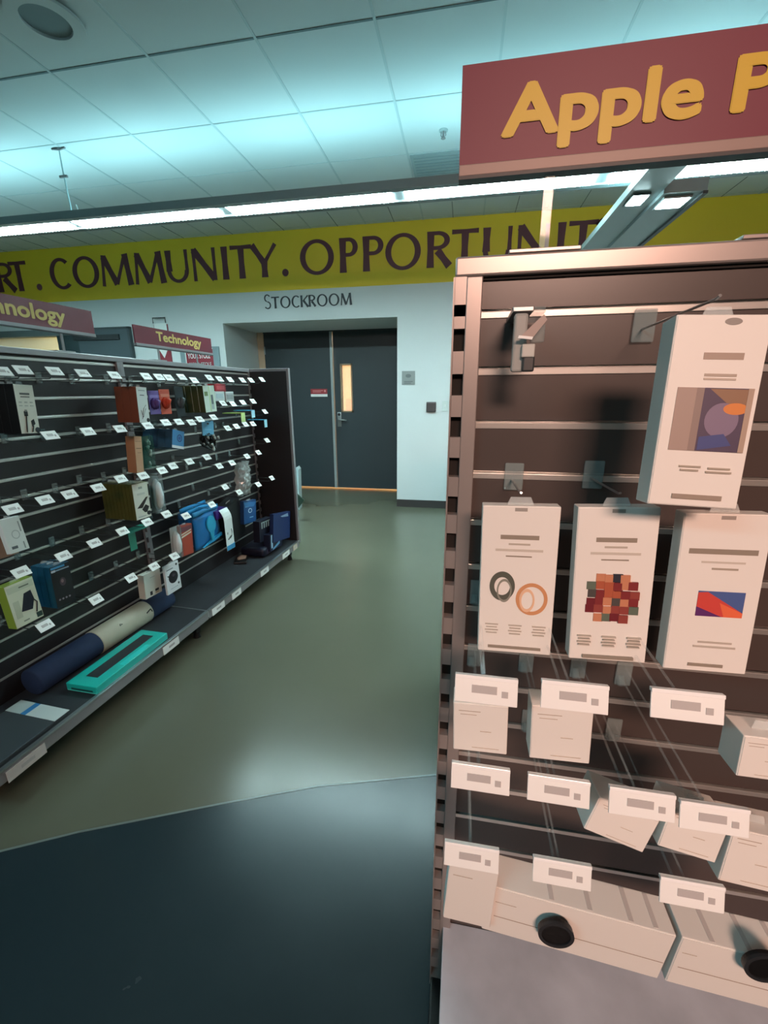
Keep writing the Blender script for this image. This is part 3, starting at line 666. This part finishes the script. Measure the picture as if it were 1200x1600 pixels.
# ---- left display packs
pack('cable', 'cable_box', 'white fronted cable box with two plugs pictured, %s in black-sided stack', 'boxed cable', .04, '#dfe3d8', BLACK,
     [('r', .0, .19, .5, .04, '#5a625e'), ('r', .0, .25, .46, .025, '#7a827e'), ('r', -.28, .36, .14, .03, '#b5bdb4'), ('r', 0, .36, .14, .03, '#b5bdb4'), ('r', .28, .36, .14, .03, '#b5bdb4'), ('r', -.28, .43, .16, .02, '#b5bdb4'), ('r', 0, .43, .16, .02, '#b5bdb4'), ('r', .28, .43, .16, .02, '#b5bdb4'),
      ('r', -.1, .59, .18, .1, '#16181a'), ('r', -.08, .53, .12, .04, '#8a908c'), ('t', 0, 0, .0015, 0, '#16181a', [(-.1, .62), (-.16, .8), (-.2, .97)]), ('p', 0, 0, 0, 0, '#1c1e20', [(.1, .74), (.25, .70), (.3, .80), (.12, .86)]), ('t', 0, 0, .0015, 0, '#16181a', [(.18, .84), (.08, .97)]), ('d', .38, .93, .26, .12, '#2e3438')], count=4, step=.041, group='black-sided cable boxes')
pack('lowerwhite', 'white_pack', 'white pack with a faint outlined square, left edge of the left display', 'package', .02, '#dce6e2', '#e6ecea', [('o', .05, .5, .4, .25, '#a9b7b4', .85), ('r', -.2, .85, .3, .08, '#5c666a'), ('r', .35, .3, .06, .3, '#93a09e'), ('r', .3, .85, .06, .2, '#93a09e')], tilt=8, count=1, yawj=0)
pack('lowerwhite', 'brown_pack', 'brown sided pack behind the white pack at the left edge', 'package', .07, '#a48a78', '#a48a78', tilt=0, count=1, dx=0, zo=-.022)[0].location += Vector((-.045, 0, 0))
pack('green', 'adapter_box', 'white and lime sided box with a dark adapter pictured, nearest on the lower left rows', 'boxed adapter', .04, '#dbe2cc', '#8aa03a', [('r', .0, .13, .9, .14, '#c9d4bd'), ('r', .12, .13, .35, .03, '#6d7a68'), ('p', 0, 0, 0, 0, '#1d2230', [(.05, .3), (.3, .28), (.34, .5), (.2, .72), (-.18, .68)]), ('t', 0, 0, .002, 0, '#30343a', [(.3, .5), (.4, .6), (.3, .82)]), ('r', -.28, .6, .2, .4, '#c2ccb4'), ('r', -.1, .9, .2, .03, '#8a9480'), ('r', .37, .9, .2, .12, '#2e4a44')], tilt=3)
pack('tealpack', 'gaming_pack', 'blue edged pack with black front near the lime sided box, %s in its stack', 'package', .03, '#17181c', '#1a5a7a', [('r', -.1, .05, .7, .05, '#4a98c8'), ('r', .0, .12, .9, .03, '#8fa5b5'), ('r', -.35, .12, .2, .05, '#c8ccd8'), ('d', .02, .42, .3, .2, '#4a3c44'), ('d', .0, .4, .14, .09, '#8a6f74')]+[('d', -.3+.17*i, .82-.0*i, .1, .045, '#8d8690') for i in range(4)], tilt=2, count=3, step=.032, group='blue edged dark packs')
pack('orangeside', 'earphone_box', 'slim white box with thin wires pictured and orange brown side, %s in its stack', 'boxed cable', .04, '#dde6e4', '#7a3e28', [('r', 0, .1, .6, .03, '#9fb0ae'), ('r', 0, .23, .4, .02, '#3e4a4c'), ('t', 0, 0, .001, 0, '#6d5a58', [(-.2, .9), (.0, .6), (.25, .5)]), ('t', 0, 0, .001, 0, '#8a8e8e', [(-.25, .65), (-.1, .85), (.2, .6)]), ('d', .33, .93, .28, .12, '#23292c')], count=3, step=.041, group='orange sided slim boxes')
def blister(key, label, cardc, itemc, second=None):
    fr, lx, zc, out, w, h, roll = PK[key]
    n = thing('blister_pack', label, 'blister pack', at(fr, lx, out-.01, zc-h/2), FRAMES[fr][1])
    b = B(); b.box((-w/2, 0, 0), (w/2, .002, h), col(cardc), .0006); b.box((-w*.3, -.001, h*.9), (w*.3, .0005, h*.94), col(cardc)); b.build('backing_card', n)
    b = B(); b.tube([(0, 0, h*.45), (0, -.012, h*.45)], [w*.42, w*.30], col(itemc, .2), 10); b.tube([(0, -.002, h*.3), (0, -.022, h*.62)], [w*.22, w*.2], col(itemc, .2), 10); b.build('blister', n, True)
    if second: b = B(); b.box((-w*.4, -.001, h*.70), (w*.4, 0, h*.82), col(second)); b.build('print', n)
    return n
blister('purple', 'purple blister pack with a small charger, left of the orange one', '#6f5aa0', '#5e4a92', '#8f80c0')
blister('orange', 'orange red blister pack beside the purple one in the top row', '#c8553c', '#d04a30', '#d88068')
blister('darkclear', 'dark clear blister pack with a chrome gadget right of the orange pack', '#1c2a30', '#4c565a')
pack('olivefront', 'charger_box', 'white box with a green square and pen shaped charger, %s in the olive sided stack', 'boxed charger', .035, '#d5e3d5', '#3f4420', [('r', 0, .5, .08, .95, '#b4cf9a'), ('r', -.28, .3, .3, .16, '#66804f'), ('r', .2, .55, .2, .4, '#62706e'), ('r', .2, .8, .24, .2, '#a8b8b6')], count=4, step=.042, group='olive sided charger boxes in the top row')
def boxy(key, name, label, cat, cc, depth=.03, extra=None):
    fr, lx, zc, out, w, h, roll = PK[key]
    n = thing(name, label, cat, at(fr, lx, out, zc-h/2), FRAMES[fr][1])
    b = B(); b.box((-w/2, 0, 0), (w/2, depth, h), col(cc, .35), .004); b.build('body', n)
    b = B(); b.box((-w*.35, -.001, h*.25), (w*.35, 0, h*.75), col(extra or cc, .3)); b.build('label_patch', n)
    return n
boxy('red', 'red_pack', 'small red wrapped pack hanging in the top row near the end panel', 'package', '#a8222e', .06, '#d05058')
boxy('whitebox1', 'cube_charger', 'small white charger box under the red pack, left one', 'small box', '#d5dedd', .05, '#bcd0d4')
boxy('whitebox2', 'cube_charger', 'small grey-white charger box right of the other, under the red pack', 'small box', '#aeb5b5', .05, '#8d9494')
for k, lab, c1, c2 in (('lime', 'tiny lime green card pack seen edge on in front of the end panel', '#a8c060', '#c4d890'), ('sky1', 'tiny sky blue card pack in front of the end panel, upper one', '#3d9cc8', '#a8d8ec'), ('sky2', 'tiny sky blue card pack in front of the end panel, lower right one', '#3d9cc8', '#a8e0f0')):
    fr, lx, zc, out, w, h, roll = PK[k]
    n = thing('small_card_pack', lab, 'package', at(fr, lx, out, zc-h/2), FRAMES[fr][1])
    b = B(); b.box((-w*.4, 0, 0), (w*.4, .004, h), col(c2), .0006); b.build('front_card', n)
    b = B(); b.box((-w*.4, .0, h*.9), (w*.4, .14, h), col(c1), .001); b.build('top_flap', n)
pack('peach', 'slim_box', 'tall slim peach coloured box beside the upright of the left display', 'box', .05, '#c49a78', '#b58a68', [('r', 0, .14, .8, .012, '#8a6a50'), ('r', 0, .33, .7, .02, '#7a5c46'), ('r', .05, .45, .5, .012, '#8a6a50')])
def clam(key, label, item, itemc, tint='#7fa09a', name='clamshell_pack', depth=.03, card=None):
    fr, lx, zc, out, w, h, roll = PK[key]
    n = thing(name, label, 'clamshell pack', at(fr, lx, out, zc), FRAMES[fr][1])
    n.rotation_euler = (0, R(-roll), FRAMES[fr][1])
    off = (0, 0, -h/2)
    b = B(); b.box((-w/2, 0, 0), (w/2, depth, h), mat('clear_tint_'+tint.strip('#'), tint, .1, alpha=.3), .006); b.build('clear_shell', n, loc=off)
    b = B()
    if item == 'mouse':
        b.tube([(0, depth*.5, h*.1), (0, depth*.35, h*.22), (0, depth*.3, h*.45), (0, depth*.4, h*.72), (0, depth*.6, h*.85)], [w*.15, w*.32, w*.36, w*.28, w*.1], col(itemc, .25), 14)
    elif item == 'plugs':
        for i in range(9):
            x = random.uniform(-.3, .3)*w; z = random.uniform(.12, .8)*h
            b.tube([(x, depth*.5, z), (x+random.uniform(-.1, .1)*w, depth*.4, z+h*.1)], [.008, .006], col(random.choice(['#c8d8d4', '#3c8a5a', '#1f5c48', '#86b0a0']), .3), 8)
    elif item == 'strip':
        b.box((-w*.3, depth*.3, h*.06), (w*.25, depth*.7, h*.92), col(itemc, .3), .006)
    b.build('contents', n, item != 'strip', loc=off)
    if card:
        b = B(); b.box((-w*.42, depth*.9, h*.03), (w*.42, depth*.97, h*.97), col(card)); b.build('insert_card', n, loc=off)
    return n
clam('greenclear', 'green tinted clear pack with white and green plugs beside the peach box', 'plugs', '#3c8a5a', '#2f6a5c', card='#2c5a4c')
clam('clam', 'long clear clamshell with a white mouse shaped device in the middle row', 'mouse', '#dfe8ea', '#b8c8ca', card='#8f9c9e')
clam('clam2', 'clear clamshell holding a white device left of the red-orange pack', 'mouse', '#dce4e4', '#a8b8b8', card='#c2cccc')
pack('blue', 'tape_box', 'bright blue box with a dark round emblem and white foot, %s in its stack', 'box', .045, '#3f84b8', '#2c5a7a', [('o', .1, .42, .42, .42, '#1e3f78', .7), ('d', .1, .42, .2, .2, '#2a5090'), ('r', 0, .92, 1, .15, '#dfe6ea')], count=4, step=.047, group='blue boxes in the third row')
fr, lx, zc, out, w, h, roll = PK['tangle']
n = thing('earphone_bundle', 'tangled black earphones hanging below a light blue header card', 'earphones', at(fr, lx, out, zc), FRAMES[fr][1])
b = B()
for k in range(7):
    pts = []; ph = random.uniform(0, 6)
    for i in range(22):
        t = i/21*6.28*1.5
        pts.append((math.sin(t+ph)*w*.36*random.uniform(.7, 1), .01+.02*math.sin(2*t+ph), math.cos(t*1.1+ph)*h*.42*random.uniform(.7, 1)))
    b.tube(pts, .0045, col(['#14181a', '#202a2c', '#3c4c4c'][k % 3], .25), 6)
b.build('cable_loops', n, True)
b = B()
for i in range(7):
    p = (random.uniform(-.45, .45)*w, -.015, random.uniform(-.45, .45)*h); b.tube([p, (p[0]+.01, p[1], p[2]-.014)], [.008, .005], col('#a8b4b0', .2), 8)
b.build('earbud', n, True)
pack('bluecard', 'header_card', 'light blue header card with a hang hole above the tangled earphones', 'card', .003, '#5aa0c4', '#5aa0c4', [('d', 0, .2, .2, .12, '#16283a'), ('r', 0, .6, .6, .05, '#79b8d6')], lip=False, zo=0)
pack('whitepower', 'power_bank_box', 'white box with a dark power bank pictured, %s in the olive sided row', 'boxed power bank', .018, '#dcdfd3', '#4f4f22', [('r', 0, .13, .24, .06, '#9aa39c'), ('r', 0, .3, .5, .06, '#c8cdc4'), ('p', 0, 0, 0, 0, '#2c2622', [(-.36, .68), (.28, .42), (.42, .42), (-.02, .7)]), ('p', 0, 0, 0, 0, '#1f1d1c', [(-.06, .74), (.2, .62), (.42, .7), (.26, .84), (.1, .84)]), ('r', -.1, .93, .5, .03, '#aeb8b4'), ('d', .36, .88, .26, .12, '#15181a')], count=9, step=.0200, group='olive sided power bank boxes')
# crumpled clear bag
fr, lx, zc, out, w, h, roll = PK['bag']
n = thing('clear_bag', 'crinkled clear plastic bag hanging in front of the end panel', 'plastic bag', at(fr, lx, out, zc-h/2), FRAMES[fr][1])
b = B(); b.sheet(w*.8, h, lambda u, v: .03*math.sin(math.pi*u)*math.sin(math.pi*v)+.014*math.sin(17*u+9*v)*math.cos(13*v), mat('crinkled_film', '#b9c4c4', .12, alpha=.5), .03, 12, 14); b.build('film', n)
b = B(); b.tube([(-.02, .0, h*.2), (.0, -.01, h*.45), (.015, 0, h*.7)], [.012, .02, .01], col('#c4cccc', .3), 8); b.build('contents', n, True)
n = thing('teal_tag', 'teal green hanging strap tag on a hook in the fifth row', 'tag', at('G', 1.61, .19, .727), R(86.7))
b = B(); b.box((-.045, -.002, -.085), (-.005, 0, 0), col('#2f8a74')); b.build('drop_flap', n)
b = B(); b.box((-.045, -.004, 0), (.075, .04, .012), col('#2f9a88')); b.build('top_band', n)
pack('redpack', 'red_orange_pack', 'red orange pack with white stripes hanging low on the left display', 'package', .03, '#a8402e', '#8a3426', [('r', 0, .12, 1, .16, '#6a3a44'), ('p', 0, 0, 0, 0, '#d8ccb8', [(-.45, .27), (.4, .17), (.4, .21), (-.45, .31)]), ('p', 0, 0, 0, 0, '#d8ccb8', [(-.45, .35), (.4, .25), (.4, .30), (-.45, .40)])])
# blue pouch pack
fr, lx, zc, out, w, h, roll = PK['bluepouch']
for k in range(3):
    n = thing('blue_pouch', ['large bright blue pouch with a cyan headset shape, front of its stack', 'bright blue pouch directly behind the front blue pouch', 'rearmost bright blue pouch of the stack'][k], 'pouch', at(fr, lx+.0-.008*k, out-.035*k, zc-h/2+.012*k), R(86.7), 'large blue pouches')
    b = B(); b.sheet(w, h, lambda u, v: .014*math.sin(math.pi*u)*math.sin(math.pi*v)+.004*math.sin(11*u+3*k)*math.cos(9*v), col(['#1c6fae', '#1a64a0', '#165a92'][k], .3), .012, 10, 8); b.build('bag', n, True)
    b = B(); b.sheet(w*1.0, h*.14, lambda u, v: .006+.003*math.sin(9*u+k), col('#2f8cc4', .25), .004, 10, 2); b.build('header_fold', n, True, loc=(0, 0, h))
    if k == 0:
        b = B(); b.disc(.02, h*.62, w*.17, h*.26, -.022, -.013, col('#2aa0c8', .35)); b.prism([(-.0, h*.42), (.04, h*.42), (.03, h*.12), (.01, h*.12)], -.022, -.013, col('#2aa0c8', .35)); b.prism([(-w*.3, h*.02), (w*.48, h*.12), (w*.48, h*.22), (0.02, h*.14)], -.02, -.006, col('#2a98cc', .35)); b.build('headset_print', n)
boxy('purplebag', 'purple_pack', 'dark purple pack top seen above the long white card', 'package', '#3c2478', .08, '#4a2e90')
fr, lx, zc, out, w, h, roll = PK['whitecard']
n = thing('long_white_card', 'long curled white card with a black swoosh line and blue foot, hanging low', 'card', at(fr, lx, out, zc-h/2), R(86.7))
cf = lambda u, v: -.03*max(0, v-.75)*4*max(0, v-.75)*4
b = B(); b.sheet(w*.72, h, cf, col('#dfe6e6'), .002, 2, 12); b.build('card', n)
b = B(); b.box((-w*.36, -.0025, .002), (w*.36, -.0002, h*.12), col('#3a90c0')); b.tube([(.0, -.003, h*.28), (.018, -.003, h*.32), (.024, -.003, h*.42), (.02, -.003, h*.5)], .0018, BLACK, 6); b.tube([(-.022, -.003, h*.27), (.012, -.003, h*.33)], .0035, col('#4c5456'), 6); b.disc(-.02, h*.42, .006, .008, -.002, -.0002, col('#a8b0b0')); b.build('print', n)
pack('darkpack', 'large_black_pack', 'large black pack with a thin grey edge hanging right of the long white card', 'package', .09, '#101216', '#0d0e12', [('r', .46, .5, .02, .96, '#5a5458')])
pack('bluebag', 'blue_chip_bag', 'shiny blue bag with white lettering marks near the end panel', 'bag', .03, '#1d4c80', '#173c68', [('o', .0, .45, .3, .2, '#dbe8f0', .75), ('r', -.25, .25, .3, .05, '#86b4d4'), ('r', .1, .75, .3, .04, '#86b4d4'), ('p', 0, 0, 0, 0, '#3a78b0', [(-.5, .05), (.5, .1), (.3, .3), (-.4, .25)])])
pack('navybag', 'navy_bag', 'large navy blue bag at the far end of the base shelf by the panel', 'bag', .03, '#122a5c', '#0f2450', [('p', 0, 0, 0, 0, '#8fa8c0', [(-.1, .12), (.35, .05), (.38, .18), (.0, .16)])], lip=False)
pack('stripepack', 'striped_pack', 'dark pack with a row of pale bars printed on it, left of the navy bag', 'package', .05, '#171a2a', '#141626', [('r', -.3+.17*i, .25, .07, .26, '#a8b8b4') for i in range(5)]+[('r', .05, .10, .8, .04, '#a8b8b4')], lip=False)
pack('bluewhite', 'blue_white_pack', 'navy pack with sky blue and white print at the shelf far end', 'package', .05, '#131a38', '#10162e', [('r', -.35, .45, .12, .8, '#9cc8e0'), ('p', 0, 0, 0, 0, '#6aa8d0', [(-.3, .9), (.3, .6), (.3, .8), (-.3, 1.0)]), ('r', .2, .3, .12, .4, '#c8dce4')], lip=False)
pack('smallwhite', 'earbud_box', 'small off-white box with dark earbuds pictured, low on the left display', 'small box', .04, '#d8dad0', '#cdd0c8', [('r', -.15, .85, .14, .16, '#20242a'), ('r', .2, .8, .22, .1, '#1d2228'), ('r', .2, .9, .2, .06, '#b8a888'), ('r', -.02, .88, .08, .1, '#e8e8e0'), ('r', 0, .2, .3, .02, '#a0a8a4')])
pack('disccard', 'disc_card', 'white card with a big dark disc pictured, lowest row of the left display', 'card', .012, '#e0e6ea', '#cfd6da', [('d', .02, .48, .66, .42, '#17141f'), ('d', .05, .42, .2, .1, '#4c4450'), ('p', 0, 0, 0, 0, '#1d1a24', [(-.4, .36), (-.2, .38), (-.25, .45)]), ('r', -.15, .17, .45, .03, '#6a7880'), ('d', .33, .1, .12, .08, '#2a3034'), ('d', .33, .77, .12, .08, '#4c585c'), ('r', 0, .85, .5, .02, '#a8b4ba')])
# ---- things lying on the base shelf of the left display
n = thing('rolled_mat', 'thick navy rolled mat with a wide beige paper band lying on the base shelf', 'rolled mat', at('G', 1.09, .075, .24), R(86.7))
b = B(); b.tube([(0, 0, 0), (.006, 0, 0), (.77, 0, 0), (.776, 0, 0)], [.05, .058, .058, .05], mat('navy_felt', '#182a4a', .8, noise=.2, nscale=30), 28); b.build('roll', n, True)
b = B(); b.tube([(.29, 0, 0), (.295, 0, 0), (.60, 0, 0), (.605, 0, 0)], [.058, .0605, .0605, .058], mat('beige_band', '#b5b3a0', .55, noise=.1, nscale=20), 28); bb = b.build('paper_band', n, True)
b = B(); b.tube([(.40, -.050, .037), (.405, -.045, .043), (.415, -.05, .038), (.40, -.050, .037)], .0015, CHAR, 6); b.tube([(.56, -.058, .02), (.59, -.055, .028), (.595, -.059, .012)], .003, CHAR, 6); b.build('print_mark', bb)
n = thing('teal_keyboard_box', 'long turquoise box with a black window lying on the base shelf', 'box', at('G', 1.36, .245, .182), R(86.7+1.5))
b = B(); b.box((-.21, -.075, 0), (.21, .075, .034), col('#1cb0a4', .35), .003); b.build('carton', n)
b = B(); b.box((-.155, -.028, .0338), (.17, .03, .0352), CHAR); b.build('window', n)
b = B(); b.box((-.2115, -.055, .008), (-.2095, .05, .016), col('#14504c')); b.box((-.212, -.07, .003), (-.2095, .07, .005), col('#5ac8bc')); b.build('end_print', n)
b = B(); b.box((-.06, -.07, .0338), (.1, -.045, .0346), col('#28c8c0')); b.build('front_print', n)
n = thing('dark_flat_pack', 'flat dark grey pack with white and blue label, nearest on the base shelf', 'package', at('G', .90, .19, .182), R(86.7))
b = B(); b.box((-.2, -.12, 0), (.14, .12, .012), col('#3a4044', .4), .002); b.build('sleeve', n)
b = B(); b.box((.085, -.12, .0118), (.145, .02, .0135), col('#c2cac8')); b.box((.085, .02, .0118), (.145, .045, .0138), col('#2f78b0')); b.box((.085, .045, .0118), (.145, .12, .0135), col('#b4c0bc')); b.build('label_band', n)
n = thing('phone_case', 'small black case with a peach picture lying on the far base shelf', 'case', at('G', 2.60, .10, .182), R(110))
b = B(); b.box((-.09, -.045, 0), (.09, .045, .014), BLACK, .004); b.build('shell', n)
b = B(); b.prism([(-.05, -.02), (.0, -.035), (.05, -.01), (.04, .03), (-.03, .03)], 0, .001, col('#8f6c5c')); b.build('picture', n, rot=(R(90), 0, 0), loc=(0, 0, .0155))
n = thing('navy_sack', 'dark navy pack lying under the striped pack on the base shelf', 'package', at('G', 2.78, .15, .182), R(86.7))
b = B(); b.box((-.12, -.10, 0), (.12, .10, .07), col('#14162a', .4), .02); b.build('bag', n, True)
b = B(); b.box((-.08, -.102, .015), (.08, -.099, .05), col('#3a3348')); b.build('label_patch', n)

# ---------------------------------------------------------------- boards above the displays
def board(name, label, fr, lx, z0, z1, L, m, tm, txt, size, tx, sx=1., tz=None, rail=True, stems=(.16, .49), out=.0, bold=.03):
    n = thing(name, label, 'sign', at(fr, lx, out, 0), FRAMES[fr][1])
    b = B(); b.box((0, -.004, z0), (L, .004, z1), m); b.build('panel', n)
    text_mesh('lettering', txt, size, tm, n, (tx, -.0049, tz), bold=bold, sx=sx, ext=.0002)
    b = B(); b.box((0, -.008, z0-.012), (L, .008, z0+.001), GREYMETAL if fr == 'G' else mat('sign_channel', '#86746e', .5, metal=.2), .001); b.box((0, -.009, z0-.016), (L, .009, z0-.012), CHAR); b.build('bottom_channel', n)
    for s in stems:
        b = B(); b.box((s-.006, -.002, 1.546), (s+.006, .002, z0-.012), GREYMETAL if fr == 'G' else ACRYL); b.build('stem', n)
        b = B(); b.box((s-.045, -.012, 1.544), (s+.045, .03, 1.549), GREYMETAL if fr == 'G' else WARMMETAL, .001); b.build('base_plate', n)
    return n
board('department_sign', 'maroon Technology sign board cut off by the left edge of the picture', 'G', 1.10, 1.635, 1.735, .66, REDL, CTXT, 'Technology', .080, .09, 1.14, 1.664)
board('department_sign', 'smaller looking maroon Technology sign board in front of the red arrow sign', 'G', 2.0, 1.622, 1.712, .65, REDL, CTXT, 'Technology', .067, .155, 1.22, 1.650)
board('department_sign', 'large red sign with yellow lettering above the right display', 'R', -.02, 1.650, 1.757, .96, REDS, YTXT, 'Apple Products', .073, .054, 1.30, 1.679, stems=(.115, .39), out=.0, bold=.036)

# ---------------------------------------------------------------- behind the left display
n = thing('paper_bag', 'pale blue white paper bag standing on the floor past the end panel', 'paper bag', (-2.04, 4.75, 0), R(6))
b = B(); pts = [(-.12, 0), (.125, 0), (.14, .49), (.12, .52), (.09, .49), (.02, .525), (-.06, .50), (-.14, .52)]
b.prism(pts, -.06, .06, mat('bag_paper', '#bcd0d4', .6, bump=.3, nscale=14)); b.build('bag', n)
b = B(); b.prism([(-.02, .30), (.10, .46), (.105, .45), (-.01, .285)], -.064, -.06, col('#d8e6e8')); b.build('fold', n)
n = thing('green_board', 'dark green square board leaning on its corner by the end panel', 'board', (-1.79, 4.2, 0), R(-4))
b = B(); b.box((-.115, -.008, -.115), (.115, .008, .115), col('#2c4238', .5), .002, Matrix.Rotation(R(40), 4, 'Y')); b.build('panel', n, loc=(-.01, 0, .245))
b = B(); b.tube([(-.01, .03, 0), (-.01, .01, .26)], .008, CHAR); b.box((-.06, -.03, 0), (.04, .05, .012), CHAR); b.build('prop_leg', n)
# stockroom contents glimpsed through the door pane
for i, (x, y, w, h, c, z) in enumerate([(-1.95, 8.1, .5, .45, '#b07a48', 0), (-1.9, 8.1, .4, .4, '#c08a58', .45), (-1.95, 8.15, .45, .4, '#a86c3c', .85), (-1.9, 8.1, .3, .28, '#e0cdb0', 1.25)]):
    b = B(); b.box((-w/2, -w/2, 0), (w/2, w/2, h), col(c, .7), .004); b.box((-w/2-.001, -.03, h*.2), (w/2+.001, .03, h+.001), col('#d8b888', .4))
    tag(b.build('cardboard_box', loc=(x, y, z)), 'cardboard box in the warm lit stockroom stack, %s from the floor' % ORD[i], 'box', 'cardboard boxes in the stockroom')
